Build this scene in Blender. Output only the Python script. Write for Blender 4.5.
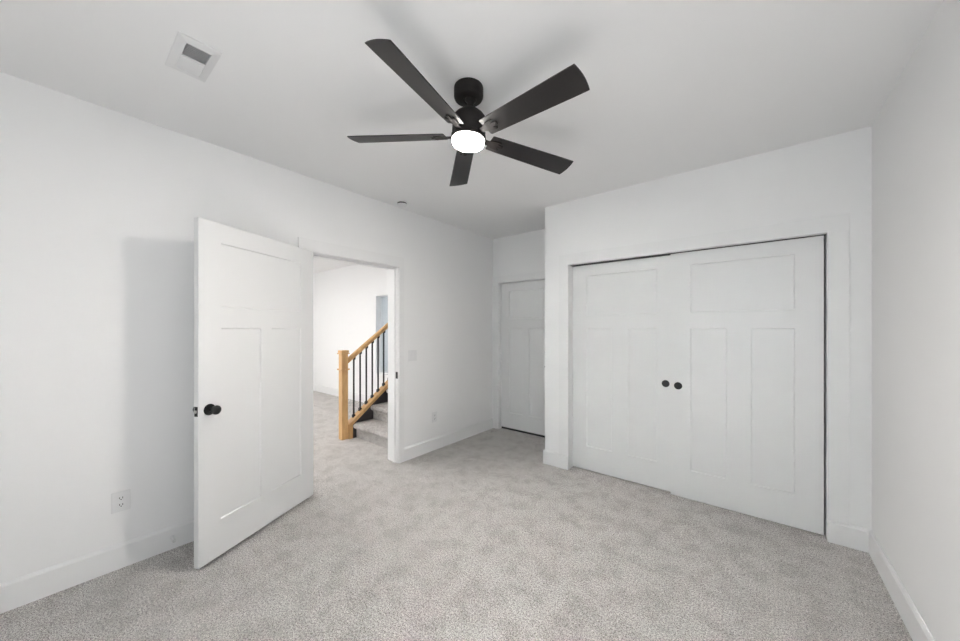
import bpy, bmesh, math
from mathutils import Vector, Matrix

for o in list(bpy.data.objects):
    bpy.data.objects.remove(o, do_unlink=True)
scene = bpy.context.scene
COL = scene.collection

# ---------------------------------------------------------------- camera
cam_d = bpy.data.cameras.new('camera')
cam_d.sensor_width = 36.0
cam_d.lens = 342.0 / 960.0 * 36.0
cam_d.shift_y = 8.5 / 960.0
cam_d.clip_start = 0.02
cam = bpy.data.objects.new('camera', cam_d)
YAW = math.atan(276.0 / 342.0)
cam.location = (0, 0, 1.405)
cam.rotation_euler = (math.radians(90), 0, YAW)
COL.objects.link(cam)
scene.camera = cam

# ---------------------------------------------------------------- world, exposure
scene.view_settings.view_transform = 'Standard'
scene.view_settings.look = 'None'
scene.view_settings.gamma = 1.0
scene.view_settings.use_curve_mapping = False
scene.view_settings.exposure = 0.34
w = bpy.data.worlds.new('sky')
scene.world = w
w.use_nodes = True
bg = w.node_tree.nodes['Background']
bg.inputs[0].default_value = (0.66, 0.86, 1.0, 1)
bg.inputs[1].default_value = 0.8

# ---------------------------------------------------------------- lights
def area(name, loc, rot, sx, sy, power, color=(1, 1, 1)):
    d = bpy.data.lights.new(name, 'AREA')
    d.shape = 'RECTANGLE'
    d.size = sx
    d.size_y = sy
    d.energy = power
    d.color = color
    o = bpy.data.objects.new(name, d)
    o.location = loc
    o.rotation_euler = rot
    COL.objects.link(o)
    return o

# daylight through the bedroom window in the rear wall (behind the camera), pointing +Y
area('daylight_bedroom_window', (-0.2, -1.42, 1.45), (math.radians(90), 0, 0), 1.3, 1.6, 21, (0.88, 0.96, 1.0))
# sunlight added through that window: its unseen carpet patch bounces fill onto the ceiling
sun_d = bpy.data.lights.new('bounce_sun', 'SUN')
sun_d.energy = 43.0
sun_d.angle = math.radians(22)      # widened disc: soft-edged patch, softer fan shadow on the ceiling
sun_d.color = (0.99, 0.99, 1.0)
bounce_sun = bpy.data.objects.new('bounce_sun', sun_d)
bounce_sun.location = (-1.2, -6, 8)
bounce_sun.rotation_euler = (math.radians(42), 0, 0)      # steep, travelling +Y and down
COL.objects.link(bounce_sun)
# fill for the hall through its added, unseen window, pointing +Y
area('hall_window_fill', (-6.6, -1.72, 1.4), (math.radians(90), 0, 0), 2.6, 1.7, 1, (0.99, 0.99, 1.0))
GLOBE = 350.0          # fan lamp emission
DOWN = 18.0           # hall downlight power each

# ---------------------------------------------------------------- materials
def mat(name, color, rough=0.5, metal=0.0, spec=0.5, bump=None, emit=None):
    m = bpy.data.materials.new(name)
    m.use_nodes = True
    nt = m.node_tree
    b = nt.nodes['Principled BSDF']
    b.inputs['Base Color'].default_value = (*color, 1)
    b.inputs['Roughness'].default_value = rough
    b.inputs['Metallic'].default_value = metal
    b.inputs['Specular IOR Level'].default_value = spec
    if emit:
        b.inputs['Emission Color'].default_value = (*emit[0], 1)
        b.inputs['Emission Strength'].default_value = emit[1]
    if bump:
        tc = nt.nodes.new('ShaderNodeTexCoord')
        n = nt.nodes.new('ShaderNodeTexNoise')
        n.inputs['Scale'].default_value = bump[0]
        n.inputs['Detail'].default_value = 4
        bp = nt.nodes.new('ShaderNodeBump')
        bp.inputs['Strength'].default_value = bump[1]
        bp.inputs['Distance'].default_value = bump[2]
        nt.links.new(tc.outputs['Object'], n.inputs['Vector'])
        nt.links.new(n.outputs['Fac'], bp.inputs['Height'])
        nt.links.new(bp.outputs['Normal'], b.inputs['Normal'])
    return m

M = {}
M['wall'] = mat('wall_paint', (0.90, 0.898, 0.895), 0.85, spec=0.25, bump=(90, 0.08, 0.002))
M['ceiling'] = mat('ceiling_paint', (0.92, 0.918, 0.915), 0.9, spec=0.15, bump=(60, 0.1, 0.002))
M['trim'] = mat('trim_paint', (0.87, 0.868, 0.865), 0.38, spec=0.45, bump=(40, 0.03, 0.001))
M['door'] = mat('door_paint', (0.81, 0.81, 0.808), 0.32, spec=0.45, bump=(30, 0.03, 0.001))
M['black'] = mat('matte_black_metal', (0.012, 0.012, 0.012), 0.42, 0.2, bump=(200, 0.03, 0.0005))
M['fanmetal'] = mat('fan_bronze_black_metal', (0.014, 0.0115, 0.011), 0.6, 0.0, spec=0.25, bump=(150, 0.03, 0.0005))
M['steel'] = mat('brushed_steel', (0.55, 0.54, 0.52), 0.3, 1.0, bump=(120, 0.05, 0.0005))
M['plastic'] = mat('white_plastic', (0.82, 0.82, 0.82), 0.35, bump=(80, 0.02, 0.0005))
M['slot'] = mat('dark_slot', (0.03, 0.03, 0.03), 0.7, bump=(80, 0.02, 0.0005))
M['duct'] = mat('duct_grey', (0.55, 0.55, 0.555), 0.7, bump=(30, 0.05, 0.001))
M['skirt'] = mat('dark_stair_skirt', (0.035, 0.03, 0.032), 0.6, bump=(60, 0.05, 0.001))
M['rubber'] = mat('white_rubber', (0.75, 0.75, 0.74), 0.7, bump=(90, 0.05, 0.0005))
M['shade'] = mat('hidden_wall_shade_grey', (0.5, 0.5, 0.5), 0.9, bump=(60, 0.05, 0.001))  # darker grey stands in for shade on the hidden walls
M['globe'] = mat('frosted_lamp_glass', (0.95, 0.93, 0.9), 0.4, emit=((1.0, 0.955, 0.90), GLOBE), bump=(60, 0.01, 0.0005))
# emission shaped: bright underside, dim flank, to keep blade shadows off the ceiling
_nt = M['globe'].node_tree
_tc = _nt.nodes.new('ShaderNodeTexCoord')
_sp = _nt.nodes.new('ShaderNodeSeparateXYZ')
_mr = _nt.nodes.new('ShaderNodeMapRange')
_mr.inputs['From Min'].default_value = -0.038
_mr.inputs['From Max'].default_value = -0.050
_mr.inputs['To Min'].default_value = GLOBE * 0.03
_mr.inputs['To Max'].default_value = GLOBE
_nt.links.new(_tc.outputs['Object'], _sp.inputs[0])
_nt.links.new(_sp.outputs['Z'], _mr.inputs['Value'])
_nt.links.new(_mr.outputs[0], _nt.nodes['Principled BSDF'].inputs['Emission Strength'])
M['downlens'] = mat('downlight_lens', (0.95, 0.95, 0.95), 0.4, emit=((1.0, 0.98, 0.95), 8.0), bump=(60, 0.01, 0.0005))

def wood_mat():
    m = bpy.data.materials.new('oak_wood')
    m.use_nodes = True
    nt = m.node_tree
    b = nt.nodes['Principled BSDF']
    tc = nt.nodes.new('ShaderNodeTexCoord')
    mp = nt.nodes.new('ShaderNodeMapping')
    mp.inputs['Scale'].default_value = (38, 9, 2.2)
    n = nt.nodes.new('ShaderNodeTexNoise')
    n.inputs['Scale'].default_value = 2.2
    n.inputs['Detail'].default_value = 7
    n.inputs['Distortion'].default_value = 0.6
    cr = nt.nodes.new('ShaderNodeValToRGB')
    cr.color_ramp.elements[0].position = 0.3
    cr.color_ramp.elements[0].color = (0.52, 0.29, 0.12, 1)
    cr.color_ramp.elements[1].position = 0.7
    cr.color_ramp.elements[1].color = (0.72, 0.46, 0.21, 1)
    nt.links.new(tc.outputs['Object'], mp.inputs['Vector'])
    nt.links.new(mp.outputs['Vector'], n.inputs['Vector'])
    nt.links.new(n.outputs['Fac'], cr.inputs['Fac'])
    nt.links.new(cr.outputs['Color'], b.inputs['Base Color'])
    b.inputs['Roughness'].default_value = 0.36
    return m
M['oak'] = wood_mat()

def blade_mat():
    m = bpy.data.materials.new('dark_walnut_blade')
    m.use_nodes = True
    nt = m.node_tree
    b = nt.nodes['Principled BSDF']
    tc = nt.nodes.new('ShaderNodeTexCoord')
    mp = nt.nodes.new('ShaderNodeMapping')
    mp.inputs['Scale'].default_value = (3, 60, 60)
    n = nt.nodes.new('ShaderNodeTexNoise')
    n.inputs['Scale'].default_value = 2
    n.inputs['Detail'].default_value = 5
    cr = nt.nodes.new('ShaderNodeValToRGB')
    cr.color_ramp.elements[0].color = (0.005, 0.004, 0.004, 1)
    cr.color_ramp.elements[1].color = (0.011, 0.009, 0.0095, 1)
    nt.links.new(tc.outputs['Object'], mp.inputs['Vector'])
    nt.links.new(mp.outputs['Vector'], n.inputs['Vector'])
    nt.links.new(n.outputs['Fac'], cr.inputs['Fac'])
    nt.links.new(cr.outputs['Color'], b.inputs['Base Color'])
    b.inputs['Roughness'].default_value = 0.42
    b.inputs['Specular IOR Level'].default_value = 0.6
    return m
M['blade'] = blade_mat()

def carpet_mat(name='carpet_pile', gain=1.0):
    m = bpy.data.materials.new(name)
    m.use_nodes = True
    nt = m.node_tree
    b = nt.nodes['Principled BSDF']
    L = nt.links.new
    tc = nt.nodes.new('ShaderNodeTexCoord')
    def noise(scale, detail, rough=0.5, dist=0.0):
        n = nt.nodes.new('ShaderNodeTexNoise')
        n.inputs['Scale'].default_value = scale
        n.inputs['Detail'].default_value = detail
        n.inputs['Roughness'].default_value = rough
        n.inputs['Distortion'].default_value = dist
        L(tc.outputs['Object'], n.inputs['Vector'])
        return n
    fine = noise(240, 3, 0.8)
    r1 = nt.nodes.new('ShaderNodeValToRGB')
    e = r1.color_ramp.elements
    e[0].position = 0.43
    e[0].color = (0.17 * gain, 0.157 * gain, 0.15 * gain, 1)
    e[1].position = 0.57
    e[1].color = (0.88 * gain, 0.85 * gain, 0.825 * gain, 1)
    mid = noise(105, 2, 0.7)
    av = nt.nodes.new('ShaderNodeMix')
    av.data_type = 'FLOAT'
    av.inputs[0].default_value = 0.30
    L(fine.outputs['Fac'], av.inputs[2])
    L(mid.outputs['Fac'], av.inputs[3])
    L(av.outputs[0], r1.inputs['Fac'])
    big = noise(6.5, 9, 0.74, 0.15)           # brushed pile: patches leaning one way or the other
    r2 = nt.nodes.new('ShaderNodeValToRGB')
    e = r2.color_ramp.elements
    e[0].position = 0.40
    e[0].color = (0.79, 0.775, 0.765, 1)
    e[1].position = 0.55
    e[1].color = (1.0, 0.995, 0.99, 1)
    L(big.outputs['Fac'], r2.inputs['Fac'])
    mx = nt.nodes.new('ShaderNodeMix')
    mx.data_type = 'RGBA'
    mx.blend_type = 'MULTIPLY'
    mx.inputs[0].default_value = 1.0
    L(r1.outputs['Color'], mx.inputs[6])
    L(r2.outputs['Color'], mx.inputs[7])
    L(mx.outputs[2], b.inputs['Base Color'])
    b.inputs['Roughness'].default_value = 0.95
    b.inputs['Specular IOR Level'].default_value = 0.1
    b.inputs['Sheen Weight'].default_value = 0.15
    tuft = nt.nodes.new('ShaderNodeTexVoronoi')
    tuft.inputs['Scale'].default_value = 240
    L(tc.outputs['Object'], tuft.inputs['Vector'])
    bp = nt.nodes.new('ShaderNodeBump')
    bp.inputs['Strength'].default_value = 0.3
    bp.inputs['Distance'].default_value = 0.004
    bp.invert = True
    L(tuft.outputs['Distance'], bp.inputs['Height'])
    bp2 = nt.nodes.new('ShaderNodeBump')
    bp2.inputs['Strength'].default_value = 0.35
    bp2.inputs['Distance'].default_value = 0.03
    L(big.outputs['Fac'], bp2.inputs['Height'])
    L(bp.outputs['Normal'], bp2.inputs['Normal'])
    L(bp2.outputs['Normal'], b.inputs['Normal'])
    return m
M['carpet'] = carpet_mat()

def glass_mat():
    m = bpy.data.materials.new('window_glass')
    m.use_nodes = True
    nt = m.node_tree
    for n in list(nt.nodes):
        if n.type == 'BSDF_PRINCIPLED':
            nt.nodes.remove(n)
    out = [n for n in nt.nodes if n.type == 'OUTPUT_MATERIAL'][0]
    t = nt.nodes.new('ShaderNodeBsdfTransparent')
    t.inputs[0].default_value = (0.96, 0.96, 0.96, 1)
    g = nt.nodes.new('ShaderNodeBsdfGlossy')
    g.inputs['Roughness'].default_value = 0.02
    mx = nt.nodes.new('ShaderNodeMixShader')
    mx.inputs[0].default_value = 0.06
    nt.links.new(t.outputs[0], mx.inputs[1])
    nt.links.new(g.outputs[0], mx.inputs[2])
    nt.links.new(mx.outputs[0], out.inputs[0])
    return m
M['glass'] = glass_mat()

# ---------------------------------------------------------------- helpers
def box(bm, x0, x1, y0, y1, z0, z1, bevel=0.0, seg=2):
    vs = [bm.verts.new((x, y, z)) for x in (x0, x1) for y in (y0, y1) for z in (z0, z1)]
    idx = [(0, 1, 3, 2), (4, 6, 7, 5), (0, 4, 5, 1), (2, 3, 7, 6), (0, 2, 6, 4), (1, 5, 7, 3)]
    fs = [bm.faces.new([vs[i] for i in f]) for f in idx]
    if bevel > 0:
        es = list({e for f in fs for e in f.edges})
        bmesh.ops.bevel(bm, geom=es, offset=bevel, segments=seg, affect='EDGES', profile=0.5)

def prism(bm, pts, axis, a0, a1):
    """pts: 2-D outline; extruded along axis ('x','y','z') from a0 to a1"""
    def P(p, a):
        if axis == 'x': return (a, p[0], p[1])
        if axis == 'y': return (p[0], a, p[1])
        return (p[0], p[1], a)
    A = [bm.verts.new(P(p, a0)) for p in pts]
    B = [bm.verts.new(P(p, a1)) for p in pts]
    n = len(pts)
    bm.faces.new(A)
    bm.faces.new(B[::-1])
    for i in range(n):
        bm.faces.new([A[i], B[i], B[(i + 1) % n], A[(i + 1) % n]])

def lathe(bm, prof, seg=48, center=(0, 0, 0), axis='z', close=True):
    rings = []
    for r, h in prof:
        ring = []
        for i in range(seg):
            a = 2 * math.pi * i / seg
            c, s = r * math.cos(a), r * math.sin(a)
            if axis == 'z': p = (c, s, h)
            elif axis == 'x': p = (h, c, s)
            else: p = (s, h, c)
            ring.append(bm.verts.new((p[0] + center[0], p[1] + center[1], p[2] + center[2])))
        rings.append(ring)
    for a, b in zip(rings, rings[1:]):
        for i in range(seg):
            bm.faces.new([a[i], a[(i + 1) % seg], b[(i + 1) % seg], b[i]])
    if close:
        bm.faces.new(rings[0][::-1])
        bm.faces.new(rings[-1])

def obj(name, bm, material, parent=None, smooth=False, matrix=None):
    bmesh.ops.recalc_face_normals(bm, faces=bm.faces[:])
    me = bpy.data.meshes.new(name)
    bm.to_mesh(me)
    bm.free()
    me.materials.append(material)
    if smooth:
        for p in me.polygons:
            p.use_smooth = True
        me.set_sharp_from_angle(angle=math.radians(35))
    o = bpy.data.objects.new(name, me)
    COL.objects.link(o)
    if parent is not None:
        o.parent = parent
    if matrix is not None:
        o.matrix_local = matrix
    return o

def tag(o, label, cat, group=None, kind=None):
    o['label'] = label
    o['category'] = cat
    if group: o['group'] = group
    if kind: o['kind'] = kind
    return o

def empty(name, loc=(0, 0, 0), rotz=0.0):
    o = bpy.data.objects.new(name, None)
    o.location = loc
    o.rotation_euler = (0, 0, rotz)
    o.empty_display_size = 0.1
    COL.objects.link(o)
    return o

def struct(name, bm, material, label, cat, smooth=False):
    return tag(obj(name, bm, material, smooth=smooth), label, cat, kind='structure')

def B():
    return bmesh.new()

# ---------------------------------------------------------------- dimensions
XL = -2.915      # bedroom face of the left wall
TW = 0.162        # wall thickness
XH = XL - TW     # hall face of the left wall
XR = 0.565
YC = 3.215       # closet wall face
YA = 3.905        # alcove end wall face
YR = -1.25       # rear wall face
H = 2.68
DY0, DY1 = 1.335, 2.243      # entrance clear opening
DZ = 2.045
CX0, CX1 = -1.457, 0.368     # closet clear opening
CZ = 2.044
AX0, AX1 = -2.805, -2.00     # alcove door clear opening
J = 0.018                    # jamb board

# ---------------------------------------------------------------- floor and ceilings
bm = B(); box(bm, -9.6, XR + TW, -1.75, 6.2, -0.12, 0.0)
struct('floor', bm, M['carpet'], 'speckled light grey cut pile carpet covering bedroom and hall', 'floor')
bm = B(); box(bm, XL - 0.06, XR + TW, YR - 0.12, 4.0 + TW, H, H + 0.12)
struct('ceiling_bedroom', bm, M['ceiling'], 'flat white bedroom ceiling around the fan', 'ceiling')
bm = B()
box(bm, -9.6, XL - 0.06, -1.7, 2.62, H, H + 0.12)
box(bm, -9.6, -4.17, 2.62, 3.82, H, H + 0.12)
struct('ceiling_hall', bm, M['ceiling'], 'white hall ceiling seen through the open doorway', 'ceiling')

# ---------------------------------------------------------------- bedroom walls
bm = B()
box(bm, XH, XL, YR, DY0 - J, 0, H)
box(bm, XH, XL, DY1 + J, YA + 0.12, 0, H)
box(bm, XH, XL, DY0 - J, DY1 + J, DZ + J, H)
struct('wall_left', bm, M['wall'], 'long white wall on the left with the entrance doorway', 'wall')

bm = B()
box(bm, XL, AX0 - J, YA, YA + TW, 0, H)
box(bm, AX1 + J, -1.72, YA, YA + TW, 0, H)
box(bm, AX0 - J, AX1 + J, YA, YA + TW, 2.045 + J, H)
struct('wall_alcove', bm, M['wall'], 'short white end wall of the alcove beside the closet', 'wall')

bm = B()
box(bm, -1.72, CX0 - J, YC, YC + TW, 0, H)
box(bm, CX1 + J, XR, YC, YC + TW, 0, H)
box(bm, CX0 - J, CX1 + J, YC, YC + TW, CZ + J, H)
box(bm, -1.72, -1.60, YC + TW, 4.0 + TW, 0, H)
struct('wall_closet', bm, M['wall'], 'white wall holding the wide sliding closet opening', 'wall')

bm = B(); box(bm, XR, XR + TW, YR - 0.12, 4.0 + TW, 0, H)
struct('wall_right', bm, M['wall'], 'plain white wall at the right edge of the photo', 'wall')

bm = B(); box(bm, -1.60, XR, 4.0, 4.0 + TW, 0, H)
struct('wall_closet_back', bm, M['shade'], 'back wall inside the closet behind the sliding doors', 'wall')

# rear wall with the bedroom window (behind the camera)
WX0, WX1, WZ0, WZ1 = -0.82, 0.42, 0.70, 2.20
bm = B()
box(bm, XH, WX0, YR - 0.12, YR, 0, H)
box(bm, WX1, XR, YR - 0.12, YR, 0, H)
box(bm, WX0, WX1, YR - 0.12, YR, 0, WZ0)
box(bm, WX0, WX1, YR - 0.12, YR, WZ1, H)
struct('wall_rear', bm, M['wall'], 'white wall behind the camera with a wide window', 'wall')

def window(name, x0, x1, y, z0, z1, label, mull=1, fw=0.05, pane=True):
    bm = B()
    box(bm, x0, x0 + fw, y - 0.03, y + 0.03, z0, z1, 0.004)
    box(bm, x1 - fw, x1, y - 0.03, y + 0.03, z0, z1, 0.004)
    box(bm, x0 + fw, x1 - fw, y - 0.03, y + 0.03, z0, z0 + fw, 0.004)
    box(bm, x0 + fw, x1 - fw, y - 0.03, y + 0.03, z1 - fw, z1, 0.004)
    for i in range(mull):
        xm = x0 + (x1 - x0) * (i + 1) / (mull + 1)
        box(bm, xm - fw / 2, xm + fw / 2, y - 0.025, y + 0.025, z0 + fw, z1 - fw, 0.004)
    f = struct(name, bm, M['trim'], label, 'window')
    g = B()
    box(g, x0 + fw * .5, x1 - fw * .5, y - 0.003, y + 0.003, z0 + fw * .5, z1 - fw * .5)
    obj('pane', g, M['glass'], f)
    return f
window('window_1', WX0, WX1, YR - 0.05, WZ0, WZ1, 'wide white framed bedroom window behind the camera')

# ---------------------------------------------------------------- hall shell
YF = 3.70
EX0, EX1, EZ0, EZ1 = -5.45, -4.55, 0.585, 2.013      # deep window in the far hall wall
bm = B()
box(bm, -9.6, EX0, YF, YF + 0.3, 0, H)
box(bm, EX1, -4.17, YF, YF + 0.3, 0, H)
box(bm, EX0, EX1, YF, YF + 0.3, 0, EZ0)
box(bm, EX0, EX1, YF, YF + 0.3, EZ1, H)
struct('wall_hall_far', bm, M['wall'], 'bright white far wall of the hall behind the stair railing', 'wall')
window('window_2', EX0, EX1, YF + 0.11, EZ0, EZ1, 'deep pale blue window in the far hall wall right of the railing', mull=0, fw=0.012)
bm = B(); box(bm, -9.6, -9.48, -1.6, YF, 0, H)
struct('wall_hall_left', bm, M['wall'], 'white end wall of the hall hidden left of the doorway', 'wall')
HX0, HX1, HZ0, HZ1 = -8.0, -5.2, 0.5, 2.2
bm = B()
box(bm, -9.6, HX0, -1.7, -1.58, 0, H)
box(bm, HX1, XH, -1.7, -1.58, 0, H)
box(bm, HX0, HX1, -1.7, -1.58, 0, HZ0)
box(bm, HX0, HX1, -1.7, -1.58, HZ1, H)
struct('wall_hall_rear', bm, M['wall'], 'white hall wall with an added window, hidden left of the doorway', 'wall')
window('window_3', HX0, HX1, -1.63, HZ0, HZ1, 'wide white framed window added to light the hall, unseen left of the doorway')  # unseen window, added as a light source for the hall

# stairwell shaft
bm = B()
box(bm, XH, XL, YA + 0.12, 6.2, 0, 5.0)
box(bm, XH, XL, 2.62, YA + 0.12, H, 5.0)
box(bm, -4.29, -4.17, YF + 0.3, 6.2, 0, 5.0)
box(bm, -4.29, -4.17, 2.62, YF + 0.3, H, 5.0)
box(bm, -4.17, XH, 6.08, 6.2, 0, 5.0)
box(bm, -4.17, XH, 2.50, 2.62, H + 0.12, 5.0)
box(bm, -4.29, XL, 2.50, 6.2, 5.0, 5.1)
struct('wall_stairwell', bm, M['wall'], 'white stairwell walls rising above the carpeted stairs', 'wall')

# ---------------------------------------------------------------- baseboards (0.14 m, chamfered top)
BH, BT = 0.142, 0.015
def base_profile(side):
    # (offset from wall, z)
    return [(0, 0), (BT, 0), (BT, BH - 0.014), (BT * 0.3, BH), (0, BH)]
def baseboard_x(bm, y0, y1, x, dirx):
    pts = [(x + dirx * a, z) for a, z in base_profile(0)]
    prism(bm, pts, 'y', y0, y1)
def baseboard_y(bm, x0, x1, y, diry):
    pts = [(y + diry * a, z) for a, z in base_profile(0)]
    prism(bm, pts, 'x', x0, x1)
CW = 0.09
bm = B()
baseboard_x(bm, YR + BT, DY0 - CW - 0.002, XL, 1)
baseboard_x(bm, DY1 + CW - 0.018, YA, XL, 1)
struct('baseboard_left', bm, M['trim'], 'tall white baseboard along the left wall', 'baseboard')
bm = B(); baseboard_x(bm, YR + BT, YC - 0.001, XR, -1)
struct('baseboard_right', bm, M['trim'], 'tall white baseboard along the right wall', 'baseboard')
bm = B()
baseboard_y(bm, -1.72 - BT, CX0, YC, -1)
baseboard_x(bm, YC, YA - 0.001, -1.72, -1)
baseboard_y(bm, CX1, XR - BT, YC, -1)
struct('baseboard_closet', bm, M['trim'], 'white baseboard pieces on both sides of the closet opening', 'baseboard')
bm = B(); baseboard_y(bm, AX1 + 0.08, -1.72 - BT, YA, -1)
struct('baseboard_alcove', bm, M['trim'], 'short baseboard beside the alcove door', 'baseboard')
bm = B(); baseboard_y(bm, XL + BT, XR - BT, YR, 1)
struct('baseboard_rear', bm, M['trim'], 'baseboard along the wall behind the camera', 'baseboard')
bm = B(); baseboard_y(bm, -9.48, -4.17, YF, -1)
struct('baseboard_hall_far', bm, M['trim'], 'white baseboard at the foot of the far hall wall', 'baseboard')
bm = B()
baseboard_x(bm, -1.58, DY0 - CW - 0.002, XH, -1)
struct('baseboard_hall', bm, M['trim'], 'baseboard on the hall side of the doorway wall', 'baseboard')

# ---------------------------------------------------------------- casings and jambs
CT = 0.017
bm = B()      # entrance: jamb, stops and casings of both faces
r = 0.006
box(bm, XH, XL, DY0 - J, DY0, 0, DZ)
box(bm, XH, XL, DY1, DY1 + J, 0, DZ)
box(bm, XH, XL, DY0 - J, DY1 + J, DZ, DZ + J)
sx = XL - 0.04
box(bm, sx - 0.035, sx, DY1 - 0.011, DY1, 0, DZ, 0.001)
box(bm, sx - 0.035, sx, DY0, DY0 + 0.011, 0, DZ, 0.001)
box(bm, sx - 0.035, sx, DY0 + 0.011, DY1 - 0.011, DZ - 0.011, DZ, 0.001)
for x0, x1 in ((XL, XL + CT), (XH - CT, XH)):
    box(bm, x0, x1, DY0 - r - CW + 0.0, DY0 - r, 0, DZ + r, 0.0015)
    box(bm, x0, x1, DY1 + r, DY1 + CW - 0.02, 0, DZ + r, 0.0015)
    box(bm, x0, x1, DY0 - r - CW, DY1 + CW - 0.02, DZ + r, DZ + r + 0.105, 0.0015)
t = struct('trim_1', bm, M['trim'], 'white casing and jamb around the entrance doorway', 'trim')
bm = B()
yk = (XL - 0.030, XL - 0.002)
box(bm, XL - 0.033, XL - 0.0005, DY1 - 0.0025, DY1 + 0.001, 0.885, 0.955, 0.001)
sp = obj('strike_plate', bm, M['black'], t)
sp['label'] = 'black strike plate'
bm = B(); box(bm, XL - 0.024, XL - 0.012, DY1 - 0.0032, DY1 - 0.0020, 0.908, 0.932)
h = obj('strike_hole', bm, M['slot'], sp)

bm = B()      # closet jamb and casing
box(bm, CX0 - J, CX0, YC, YC + TW, 0, CZ)
box(bm, CX1, CX1 + J, YC, YC + TW, 0, CZ)
box(bm, CX0 - J, CX1 + J, YC, YC + TW, CZ, CZ + J)
box(bm, CX0 - 0.1, CX0, YC - 0.014, YC, BH, CZ, 0.0015)
box(bm, CX1, CX1 + 0.1, YC - 0.014, YC, BH, CZ, 0.0015)
box(bm, CX0 - 0.1, CX1 + 0.1, YC - 0.014, YC, CZ, CZ + 0.105, 0.0015)
struct('trim_2', bm, M['trim'], 'flat white casing around the sliding closet doors', 'trim')

bm = B()      # alcove door jamb and casing
box(bm, AX0 - J, AX0, YA, YA + TW, 0, 2.045)
box(bm, AX1, AX1 + J, YA, YA + TW, 0, 2.045)
box(bm, AX0 - J, AX1 + J, YA, YA + TW, 2.045, 2.045 + J)
box(bm, XL + 0.001, AX0 - 0.004, YA - CT, YA, 0, 2.049, 0.0015)
box(bm, AX1 + 0.004, AX1 + 0.08, YA - CT, YA, 0, 2.049, 0.0015)
box(bm, XL + 0.001, AX1 + 0.08, YA - CT, YA, 2.049, 2.14, 0.0015)
struct('trim_3', bm, M['trim'], 'white casing around the alcove door', 'trim')

# closet track on the head of the opening
bm = B(); box(bm, CX0, CX1, YC + 0.035, YC + 0.115, CZ - 0.003, CZ - 0.0005)
tag(obj('sliding_track', bm, M['slot']), 'dark track at the head of the closet opening above the doors', 'track')

# ---------------------------------------------------------------- shaker doors
def door_mesh(W, z0, z1, stile, T=0.035, both=True, top_rail=0.115, lock=(1.41, 1.54), bot=0.24, ptop=1.933, mull=0.10, rec=0.008):
    """slab from x 0..W, front face at y=0, back at y=T; recessed one-over-two panels"""
    bm = B()
    xm = W / 2
    cells = []
    xs = [0, stile, xm - mull / 2, xm + mull / 2, W - stile, W]
    zs = [z0, bot, lock[0], lock[1], ptop, z1]
    def is_panel(i, j):
        if j == 1 and i in (1, 3): return True
        if j == 3 and i in (1, 2, 3): return True
        return False
    sl = 0.006     # little slope at the panel edge
    def face(y, s):
        for i in range(5):
            for j in range(5):
                if is_panel(i, j): continue
                bm.faces.new([bm.verts.new(p) for p in ((xs[i], y, zs[j]), (xs[i+1], y, zs[j]), (xs[i+1], y, zs[j+1]), (xs[i], y, zs[j+1]))])
        for (a, b, c, d) in ((xs[1], xs[2], zs[1], zs[2]), (xs[3], xs[4], zs[1], zs[2]), (xs[1], xs[4], zs[3], zs[4])):
            o = [(a, y, c), (b, y, c), (b, y, d), (a, y, d)]
            n = [(a + sl, y + s * rec, c + sl), (b - sl, y + s * rec, c + sl), (b - sl, y + s * rec, d - sl), (a + sl, y + s * rec, d - sl)]
            for k in range(4):
                k2 = (k + 1) % 4
                bm.faces.new([bm.verts.new(p) for p in (o[k], o[k2], n[k2], n[k])])
            bm.faces.new([bm.verts.new(p) for p in n])
    face(0, 1)
    face(T, -1)
    for q in (((0, 0, z0), (0, T, z0), (0, T, z1), (0, 0, z1)), ((W, 0, z0), (W, T, z0), (W, T, z1), (W, 0, z1)),
              ((0, 0, z0), (W, 0, z0), (W, T, z0), (0, T, z0)), ((0, 0, z1), (W, 0, z1), (W, T, z1), (0, T, z1))):
        bm.faces.new([bm.verts.new(p) for p in q])
    bmesh.ops.remove_doubles(bm, verts=bm.verts[:], dist=0.0004)
    return bm

# entrance door, swung open against the left wall: local x from hinge to free edge
hx, hy = -2.885, 1.352
fx, fy = -2.50, 0.515
ux, uy = fx - hx, fy - hy
LD = math.hypot(ux, uy)
ang = math.atan2(uy, ux)
bm = door_mesh(LD, 0.02, 2.05, 0.134, mull=0.085)
# front face (y=0) must look towards the room: local +y points to the wall side
# rotate so local x runs hinge -> free; local y = left of that; the room is on the left, so mirror y
for v in bm.verts:
    v.co.y = -v.co.y
door1 = obj('door_1', bm, M['door'])
door1.location = (hx, hy, 0)
door1.rotation_euler = (0, 0, ang)
tag(door1, 'white three panel entrance door standing open in front of the left wall', 'door', kind='structure')

def knob_profile_room():
    return [(0.0335, 0.0), (0.0335, 0.004), (0.031, 0.007), (0.014, 0.009), (0.0105, 0.014), (0.0105, 0.032), (0.016, 0.036),
            (0.024, 0.042), (0.0275, 0.050), (0.0265, 0.058), (0.021, 0.064), (0.010, 0.067), (0.002, 0.0675)]
kx = LD - 0.062
k = empty('knob_assembly')
bpy.data.objects.remove(k, do_unlink=True)
for sgn, y0 in ((1, 0.0), (-1, -0.035)):
    bm = B()
    lathe(bm, [(r_, sgn * h_) for r_, h_ in knob_profile_room()[:4]] + [(0.0105, sgn * 0.010)], 40, (kx, y0, 0.927), 'y')
    rose = obj('knob_rose', bm, M['black'], door1, smooth=True)
    bm = B()
    lathe(bm, [(r_, sgn * h_) for r_, h_ in [(0.0105, 0.009)] + knob_profile_room()[4:]], 40, (kx, y0, 0.927), 'y')
    kb = obj('knob', bm, M['black'], door1, smooth=True)
bm = B(); box(bm, LD - 0.0005, LD + 0.0015, -0.030, -0.006, 0.898, 0.955, 0.0005)
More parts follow.
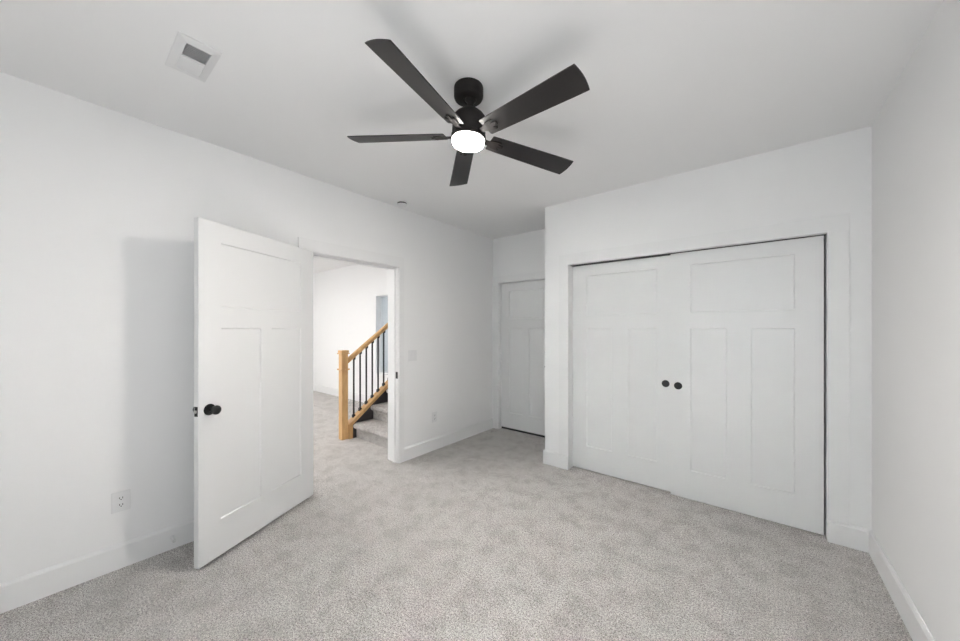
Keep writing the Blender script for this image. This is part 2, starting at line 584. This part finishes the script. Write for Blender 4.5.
lp = obj('latch_plate', bm, M['black'], door1)
bm = B(); box(bm, LD + 0.001, LD + 0.010, -0.025, -0.011, 0.918, 0.934, 0.002)
lb = obj('latch_bolt', bm, M['steel'], lp)
for z in (0.22, 1.03, 1.84):
    bm = B()
    lathe(bm, [(0.006, z - 0.045), (0.006, z + 0.045)], 16, (-0.004, -0.040, 0), 'z')
    box(bm, -0.0015, 0.0005, -0.034, -0.004, z - 0.045, z + 0.045)
    obj('hinge', bm, M['black'], door1, smooth=True)

# closet doors (bypass): right door in front
WR = 0.358 - (-0.563)
bm = door_mesh(WR, 0.008, 2.0385, 0.145, mull=0.145)
d2 = obj('door_2', bm, M['door'])
d2.location = (-0.563, 3.265, 0)
tag(d2, 'right sliding closet door, white with three panels, in front of its neighbour', 'door', kind='structure')
WLd = -0.53 - (CX0 + 0.001)
bm = door_mesh(WLd, 0.009, 2.0385, 0.145, mull=0.145)
d3 = obj('door_3', bm, M['door'])
d3.location = (CX0 + 0.001, 3.308, 0)
tag(d3, 'left sliding closet door, white with three panels, behind its neighbour', 'door', kind='structure')

def cup_pull(door, x, z):
    bm = B()
    lathe(bm, [(0.004, -0.0008), (0.020, -0.0008), (0.024, -0.0020), (0.0265, -0.004), (0.0295, -0.0035), (0.0305, 0.0), (0.0295, 0.002)], 40, (x, 0, z), 'y')
    o = obj('finger_pull', bm, M['black'], door, smooth=True)
    o['label'] = 'round black finger pull'
cup_pull(d2, -0.507 + 0.563, 0.930)
cup_pull(d3, -0.608 - (CX0 + 0.001), 0.933)

# alcove door
bm = door_mesh(AX1 - AX0 - 0.006, 0.030, 2.041, 0.13, mull=0.10)
d4 = obj('door_4', bm, M['door'])
d4.location = (AX0 + 0.003, YA + 0.050, 0)
tag(d4, 'closed white panel door at the end of the alcove', 'door', kind='structure')
bm = B()
lathe(bm, [(r_, -h_) for r_, h_ in knob_profile_room()], 32, (AX1 - AX0 - 0.066, 0, 0.927), 'y')
obj('knob', bm, M['black'], d4, smooth=True)
bm = B(); box(bm, 0.002, AX1 - AX0 - 0.008, 0.001, 0.030, 0.0035, 0.0298)  # black strip added to paint the shade in the gap under the door
sw = obj('gap_shade_strip', bm, M['slot'], d4)
sw['label'] = 'black strip painted as shade in the gap under the door'
# what lies behind the alcove door and its threshold gap
bm = B(); box(bm, XL + 0.01, -1.73, YA + TW + 0.3, YA + TW + 0.34, 0, H)
struct('wall_behind_alcove', bm, M['shade'], 'hidden wall beyond the closed alcove door', 'wall')

# ---------------------------------------------------------------- ceiling fan
FX, FY = -1.181, 1.367
fan = empty('ceiling_fan', (FX, FY, H))
tag(fan, 'dark five blade ceiling fan with glowing round lamp, hanging mid ceiling', 'ceiling fan')
HUB = 2.424 - H
# ball joint lets the lower body hang slightly off level
tx, ty = -0.0591, -0.0246
nrm = Vector((-tx, -ty, 1)).normalized()
TILT = Vector((0, 0, 1)).rotation_difference(nrm).to_matrix().to_4x4()
LOW = Matrix.Translation((0, 0, HUB)) @ TILT
bm = B()
lathe(bm, [(0.070, -0.0005), (0.076, -0.002), (0.077, -0.008), (0.077, -0.050), (0.073, -0.060), (0.064, -0.066), (0.030, -0.068), (0.026, -0.064)], 56)
obj('canopy', bm, M['fanmetal'], fan, smooth=True)
bm = B()
lathe(bm, [(0.024, 0.200), (0.030, 0.192), (0.030, 0.184), (0.018, 0.172), (0.018, 0.150), (0.028, 0.142), (0.031, 0.132)], 40)
obj('ball_joint_neck', bm, M['fanmetal'], fan, smooth=True, matrix=LOW)
bm = B()
lathe(bm, [(0.030, 0.133), (0.050, 0.128), (0.074, 0.108), (0.085, 0.094), (0.088, 0.085), (0.088, 0.020), (0.084, 0.006), (0.080, 0.000)], 64)
obj('motor_housing', bm, M['fanmetal'], fan, smooth=True, matrix=LOW)
bm = B()
lathe(bm, [(0.089, 0.002), (0.091, -0.002), (0.092, -0.018), (0.087, -0.021)], 64)
obj('lamp_ring', bm, M['fanmetal'], fan, smooth=True, matrix=LOW)
bm = B()
lathe(bm, [(0.0855, -0.019), (0.0865, -0.024), (0.085, -0.034), (0.079, -0.046), (0.066, -0.053), (0.04, -0.057), (0.004, -0.058)], 64)
g = obj('lamp_glass', bm, M['globe'], fan, smooth=True, matrix=LOW)
g['label'] = 'glowing white frosted lamp glass'

def blade_mesh():
    bm = B()
    r0, r1, w0, w1, t = 0.124, 0.659, 0.050, 0.0648, 0.0055
    out = []
    # outline, ccw, root slightly narrower with clipped corners, tip a shallow arc
    out += [(r0, -w0 * 0.90), (r0 + 0.006, -w0), (r0 + 0.06, -w0 - 0.002)]
    for i in range(1, 9):
        q = i / 8
        out.append((r0 + 0.06 + (r1 - r0 - 0.06) * q, -(w0 + 0.002 + (w1 - w0 - 0.002) * q)))
    for i in range(1, 12):
        q = i / 12
        out.append((r1 + 0.008 * math.sin(math.pi * q), -w1 + 2 * w1 * q))
    for i in range(8, 0, -1):
        q = i / 8
        out.append((r0 + 0.06 + (r1 - r0 - 0.06) * q, (w0 + 0.002 + (w1 - w0 - 0.002) * q)))
    out += [(r0 + 0.06, w0 + 0.002), (r0 + 0.006, w0), (r0, w0 * 0.90)]
    prism(bm, out, 'z', -t / 2, t / 2)
    bmesh.ops.bevel(bm, geom=[e for e in bm.edges if abs(e.verts[0].co.z - e.verts[1].co.z) < 1e-6], offset=0.0012, segments=1, affect='EDGES')
    return bm
def bracket_mesh():
    bm = B()
    # blade iron: flared arm from the motor to the root of the blade, below it, with three screws
    pts = [(0.075, -0.017), (0.115, -0.015), (0.145, -0.026), (0.185, -0.030), (0.190, -0.022), (0.168, -0.012), (0.205, -0.008),
           (0.205, 0.008), (0.168, 0.012), (0.190, 0.022), (0.185, 0.030), (0.145, 0.026), (0.115, 0.015), (0.075, 0.017)]
    prism(bm, pts, 'z', -0.0075, -0.0030)
    for x, y in ((0.178, -0.024), (0.178, 0.024), (0.197, 0.0)):
        lathe(bm, [(0.004, -0.0075), (0.004, -0.0088), (0.002, -0.0098)], 12, (x, y, 0))
    return bm
ph = math.radians(-78.777)
pitch = -0.2514
blade0 = None
for i in range(5):
    a = ph + i * math.radians(72)
    Mx = LOW @ Matrix.Rotation(a, 4, 'Z') @ Matrix.Rotation(pitch, 4, 'X')
    if blade0 is None:
        blade0 = obj('blade', blade_mesh(), M['blade'], fan, matrix=Mx)
        br0 = obj('blade_bracket', bracket_mesh(), M['fanmetal'], blade0)
    else:
        b = blade0.copy(); COL.objects.link(b); b.parent = fan; b.matrix_local = Mx
        c = br0.copy(); COL.objects.link(c); c.parent = b

# ---------------------------------------------------------------- ceiling register
vx0, vx1, vy0, vy1 = -2.215, -1.922, 0.328, 0.482
gx0, gx1, gy0, gy1 = -2.178, -1.958, 0.362, 0.450
vent = empty('ceiling_vent', ((vx0 + vx1) / 2, (vy0 + vy1) / 2, H))
tag(vent, 'white rectangular air register on the ceiling, half of its louvres dark', 'vent')
cxv, cyv = vent.location.x, vent.location.y
bm = B()
def ring(bm, x0, x1, y0, y1, a0, a1, b0, b1, z0, z1, bev=0.002):
    box(bm, x0, a0, y0, y1, z0, z1, 0)
    box(bm, a1, x1, y0, y1, z0, z1, 0)
    box(bm, a0, a1, y0, b0, z0, z1, 0)
    box(bm, a0, a1, b1, y1, z0, z1, 0)
# sloping rim
o4 = [(vx0 - cxv, vy0 - cyv), (vx1 - cxv, vy0 - cyv), (vx1 - cxv, vy1 - cyv), (vx0 - cxv, vy1 - cyv)]
m4 = [(gx0 - 0.006 - cxv, gy0 - 0.006 - cyv), (gx1 + 0.006 - cxv, gy0 - 0.006 - cyv), (gx1 + 0.006 - cxv, gy1 + 0.006 - cyv), (gx0 - 0.006 - cxv, gy1 + 0.006 - cyv)]
i4 = [(gx0 - cxv, gy0 - cyv), (gx1 - cxv, gy0 - cyv), (gx1 - cxv, gy1 - cyv), (gx0 - cxv, gy1 - cyv)]
loops = [(o4, -0.0003), (o4, -0.003), (m4, -0.008), (i4, -0.010), (i4, -0.0003)]
vl = [[bm.verts.new((p[0], p[1], z)) for p in L_] for L_, z in loops]
for A_, B_ in zip(vl, vl[1:]):
    for q in range(4):
        bm.faces.new([A_[q], A_[(q + 1) % 4], B_[(q + 1) % 4], B_[q]])
obj('frame', bm, M['plastic'], vent)
bm = B(); box(bm, gx0 - cxv, gx1 - cxv, gy0 - cyv, gy1 - cyv, -0.0012, -0.0004)
obj('duct_opening', bm, M['duct'], vent)
# louvre blades, two banks tilted in opposite directions
def louvres(xa, xb, tilt):
    bm = B()
    n = 9
    for i in range(n):
        x = xa + (xb - xa) * (i + 0.5) / n
        dx, dz = 0.0068 * math.sin(tilt), 0.0042
        th = 0.0005
        pts = [(x - dx - th - cxv, -0.0055 - dz + 0.0), (x - dx + th - cxv, -0.0055 - dz), (x + dx + th - cxv, -0.0055 + dz), (x + dx - th - cxv, -0.0055 + dz)]
        prism(bm, pts, 'y', gy0 - cyv, gy1 - cyv)
    return bm
xm = -2.068
obj('louvre_bank', louvres(xm + 0.002, gx1, -0.95), M['plastic'], vent)['label'] = 'grey looking louvre bank'
obj('louvre_bank', louvres(gx0, xm - 0.002, 1.5), M['plastic'], vent)['label'] = 'white louvre bank'
bm = B(); box(bm, xm - 0.003 - cxv, xm + 0.003 - cxv, gy0 - cyv, gy1 - cyv, -0.010, -0.0012)
obj('divider', bm, M['plastic'], vent)

# ---------------------------------------------------------------- smoke detector
bm = B()
lathe(bm, [(0.034, -0.0003), (0.034, -0.013)], 40)
sd = empty('smoke_detector', (-2.79, 2.20, H))
tag(sd, 'small round white smoke detector on the ceiling near the left wall', 'smoke detector')
obj('base_plate', bm, M['plastic'], sd, smooth=True)
bm = B(); lathe(bm, [(0.046, -0.0004), (0.046, -0.0125)], 40)
obj('shadow_gap_collar', bm, M['slot'], sd, smooth=True)  # dark collar stands in for the shadow between ceiling and cover
bm = B(); lathe(bm, [(0.050, -0.0125), (0.051, -0.020), (0.044, -0.027), (0.02, -0.029)], 40)
obj('cover', bm, M['plastic'], sd, smooth=True)

# ---------------------------------------------------------------- outlets and switch (on the left wall, facing +x)
def wall_plate(bm, w_, h_):
    box(bm, 0.0003, 0.006, -w_ / 2, w_ / 2, -h_ / 2, h_ / 2, 0.0022)
def outlet(y, z, w_, h_, label):
    t = empty('electrical_outlet', (XL, y, z))
    tag(t, label, 'outlet')
    bm = B(); wall_plate(bm, w_, h_)
    obj('cover_plate', bm, M['plastic'], t)
    for s in (-1, 1):
        bm = B()
        zc = s * 0.0195
        box(bm, 0.006, 0.0078, -0.0165, 0.0165, zc - 0.0145, zc + 0.0145, 0.0008)
        rc = obj('receptacle', bm, M['plastic'], t)
        bm = B()
        box(bm, 0.0076, 0.0081, -0.0078, -0.0050, zc - 0.003, zc + 0.007)
        box(bm, 0.0076, 0.0081, 0.0050, 0.0078, zc - 0.003, zc + 0.007)
        lathe(bm, [(0.0028, 0.0076), (0.0028, 0.0081)], 12, (0, 0, zc - 0.008), 'x')
        obj('slots', bm, M['slot'], rc)
    return t
outlet(0.240, 0.390, 0.080, 0.118, 'white duplex outlet low on the wall left of the open door')
outlet(2.765, 0.382, 0.078, 0.116, 'white duplex outlet low on the wall right of the doorway')
t = empty('light_switch', (XL, 2.435, 1.115))
tag(t, 'white double rocker light switch beside the doorway', 'light switch')
bm = B(); wall_plate(bm, 0.120, 0.118)
obj('cover_plate', bm, M['plastic'], t)
for s in (-1, 1):
    bm = B()
    prism(bm, [(0.006, -0.033), (0.0075, -0.033), (0.0105, 0.033), (0.006, 0.033)], 'y', s * 0.023 - 0.0165, s * 0.023 + 0.0165)
    obj('rocker', bm, M['plastic'], t)

# ---------------------------------------------------------------- door stop on the baseboard
t = empty('door_stop', (XL + BT, 0.464, 0.078))
tag(t, 'small white spring door stop on the baseboard behind the open door', 'door stop')
bm = B(); lathe(bm, [(0.012, 0.0002), (0.012, 0.003), (0.007, 0.006)], 24, (0, 0, 0), 'x')
obj('mount', bm, M['plastic'], t, smooth=True)
bm = B()
prof = [(0.0045, 0.004)]
for i in range(22):
    x = 0.006 + i * 0.0024
    prof += [(0.0066, x), (0.0048, x + 0.0012)]
lathe(bm, prof, 16, (0, 0, 0), 'x')
obj('spring', bm, M['plastic'], t, smooth=False)
bm = B(); lathe(bm, [(0.006, 0.058), (0.0085, 0.060), (0.0085, 0.070), (0.006, 0.073)], 20, (0, 0, 0), 'x')
obj('tip', bm, M['rubber'], t, smooth=True)

# ---------------------------------------------------------------- staircase
RUN, RISE = 0.252, 0.190
SX0, SX1 = -4.030, XH - 0.002
SY = 2.445
NST = 13
st = empty('staircase', (SX1, SY, 0))
tag(st, 'grey carpeted staircase climbing away behind the doorway wall', 'staircase')
def step_bm(i):
    bm = B()
    y0 = SY + i * RUN
    zt = (i + 1) * RISE
    zb = max(0.0, i * RISE)
    yb = y0 + RUN + 0.012
    pts = [(yb, zt), (yb, zb + 0.0), (y0, zb + 0.0)]
    # riser then bull nose
    pts += [(y0, zt - 0.074), (y0 - 0.018, zt - 0.070)]
    for q in range(7):
        a = math.radians(-80 - q * 170 / 6)
        pts.append((y0 - 0.010 + 0.036 * math.cos(a), zt - 0.036 + 0.036 * math.sin(a)))
    pts[-1] = (y0 - 0.006, zt)
    prism(bm, [(p[0] - SY, p[1]) for p in pts], 'x', SX0 - SX1, 0)
    return bm
for i in range(NST):
    obj('step', step_bm(i), M['carpet'], st, smooth=True)
SL = 0.755
def zc(y): return 0.259 + SL * (y - 2.445)      # top of the oak base rail

# ---------------------------------------------------------------- stair railing
RX = -4.100
NYc = 2.303
ra = empty('stair_railing', (RX, NYc, 0))
tag(ra, 'oak stair railing with square newel post and thin black balusters', 'stair railing')
YEND = YF - 0.001
def ry(y): return y - NYc
bm = B()
hw = 0.0415
box(bm, -hw, hw, -hw, hw, 0.0, 1.105, 0.003)
npst = obj('newel_post', bm, M['oak'], ra)
bm = B()
box(bm, -0.052, 0.052, -0.052, 0.052, 0.0, 0.012, 0.003) if False else None
box(bm, -0.057, 0.057, -0.057, 0.057, 1.086, 1.100, 0.003)
box(bm, -0.050, 0.050, -0.050, 0.050, 1.100, 1.134, 0.006)
obj('post_cap', bm, M['oak'], npst)
bm = B(); box(bm, -0.057, 0.057, -0.057, 0.057, 0.882, 0.900, 0.004)
obj('post_collar', bm, M['oak'], npst)
# wood block between post and skirt, joining the base rail
bm = B()
prism(bm, [(hw, 0.0), (ry(2.398), 0.0), (ry(2.398), zc(2.398) - 0.054), (hw, zc(NYc + hw) - 0.054)], 'x', -0.03, 0.066)
obj('foot_block', bm, M['oak'], ra)
bm = B()
y0 = NYc + hw
prism(bm, [(ry(y0), zc(y0) - 0.054), (ry(YEND), zc(YEND) - 0.054), (ry(YEND), zc(YEND)), (ry(y0), zc(y0))], 'x', -0.035, 0.066)
bmesh.ops.bevel(bm, geom=[e for e in bm.edges if abs(e.verts[0].co.x - e.verts[1].co.x) < 1e-6], offset=0.004, segments=2, affect='EDGES')
obj('base_rail', bm, M['oak'], ra)
# dark inner skirt hanging below the base rail, beside the treads
bm = B()
prism(bm, [(ry(2.398), 0.0), (ry(YEND), 0.0), (ry(YEND), zc(YEND) - 0.054), (ry(2.398), zc(2.398) - 0.054)], 'x', 0.037, 0.066)
sk = obj('skirt_board', bm, M['skirt'], ra)
sk['label'] = 'dark skirt board beside the treads'
# outer stringer below the base rail
bm = B()
prism(bm, [(ry(2.40), 0.0), (ry(YEND), 0.0), (ry(YEND), zc(YEND) - 0.054), (ry(2.40), zc(2.40) - 0.054)], 'x', -0.035, 0.035)
obj('knee_wall', bm, M['wall'], ra)
SLh = 0.745
def zh(y): return 1.030 + SLh * (y - 2.445)     # underside of the handrail
bm = B()
def rail_section():
    return [(-0.024, 0.0), (0.024, 0.0), (0.026, 0.016), (0.031, 0.026), (0.031, 0.042), (0.022, 0.056), (0.0, 0.061), (-0.022, 0.056), (-0.031, 0.042), (-0.031, 0.026), (-0.026, 0.016)]
A_ = [bm.verts.new((x, ry(y0), zh(y0) + z * 1.1)) for x, z in rail_section()]
B_ = [bm.verts.new((x, ry(YEND), zh(YEND) + z * 1.1)) for x, z in rail_section()]
bm.faces.new(A_); bm.faces.new(B_[::-1])
for i in range(len(A_)):
    j = (i + 1) % len(A_)
    bm.faces.new([A_[i], A_[j], B_[j], B_[i]])
obj('handrail', bm, M['oak'], ra, smooth=True)
i = 0
y = 2.447
while y < YEND - 0.04:
    bm = B()
    box(bm, -0.0082, 0.0082, ry(y) - 0.0082, ry(y) + 0.0082, zc(y) - 0.006, zh(y) + 0.006, 0.001)
    b = obj('baluster', bm, M['black'], ra)
    bm = B()
    s = 0.017
    prism(bm, [(ry(y) - s, zc(y - s) - 0.002), (ry(y) + s, zc(y + s) - 0.002), (ry(y) + s, zc(y) + 0.020), (ry(y) + 0.008, zc(y) + 0.030), (ry(y) - 0.008, zc(y) + 0.030), (ry(y) - s, zc(y) + 0.020)], 'x', -s, s)
    obj('baluster_shoe', bm, M['black'], b)
    bm = B()
    prism(bm, [(ry(y) - s, zh(y - s) + 0.002), (ry(y) + s, zh(y + s) + 0.002), (ry(y) + s, zh(y) - 0.018), (ry(y) + 0.008, zh(y) - 0.028), (ry(y) - 0.008, zh(y) - 0.028), (ry(y) - s, zh(y) - 0.018)], 'x', -s, s)
    obj('baluster_shoe', bm, M['black'], b)
    y += 0.0925

# ---------------------------------------------------------------- hall downlights (their own light with them)
dl0 = None
for (x, y) in ((-4.5, 1.3), (-5.9, 1.3), (-7.3, 1.3), (-5.9, -0.3)):
    if dl0 is None:
        dl0 = empty('recessed_downlight', (x, y, H))
        bm = B(); lathe(bm, [(0.055, -0.0003), (0.085, -0.0003), (0.085, -0.003), (0.058, -0.006), (0.055, -0.003)], 40, close=False)
        r0_ = obj('trim_ring', bm, M['plastic'], dl0, smooth=True)
        bm = B(); lathe(bm, [(0.055, -0.0004), (0.055, -0.002)], 40)
        l0_ = obj('lens', bm, M['downlens'], dl0)
        t = dl0
    else:
        t = dl0.copy(); COL.objects.link(t); t.location = (x, y, H)
        for c in (r0_, l0_):
            d = c.copy(); COL.objects.link(d); d.parent = t
    tag(t, 'round recessed downlight in the hall ceiling, out of sight beyond the doorway', 'downlight', 'hall ceiling downlights')
    L_ = area('downlight_lamp', (x, y, H - 0.012), (0, 0, 0), 0.12, 0.12, DOWN, (1.0, 0.975, 0.94))
    L_.data.shape = 'DISK'
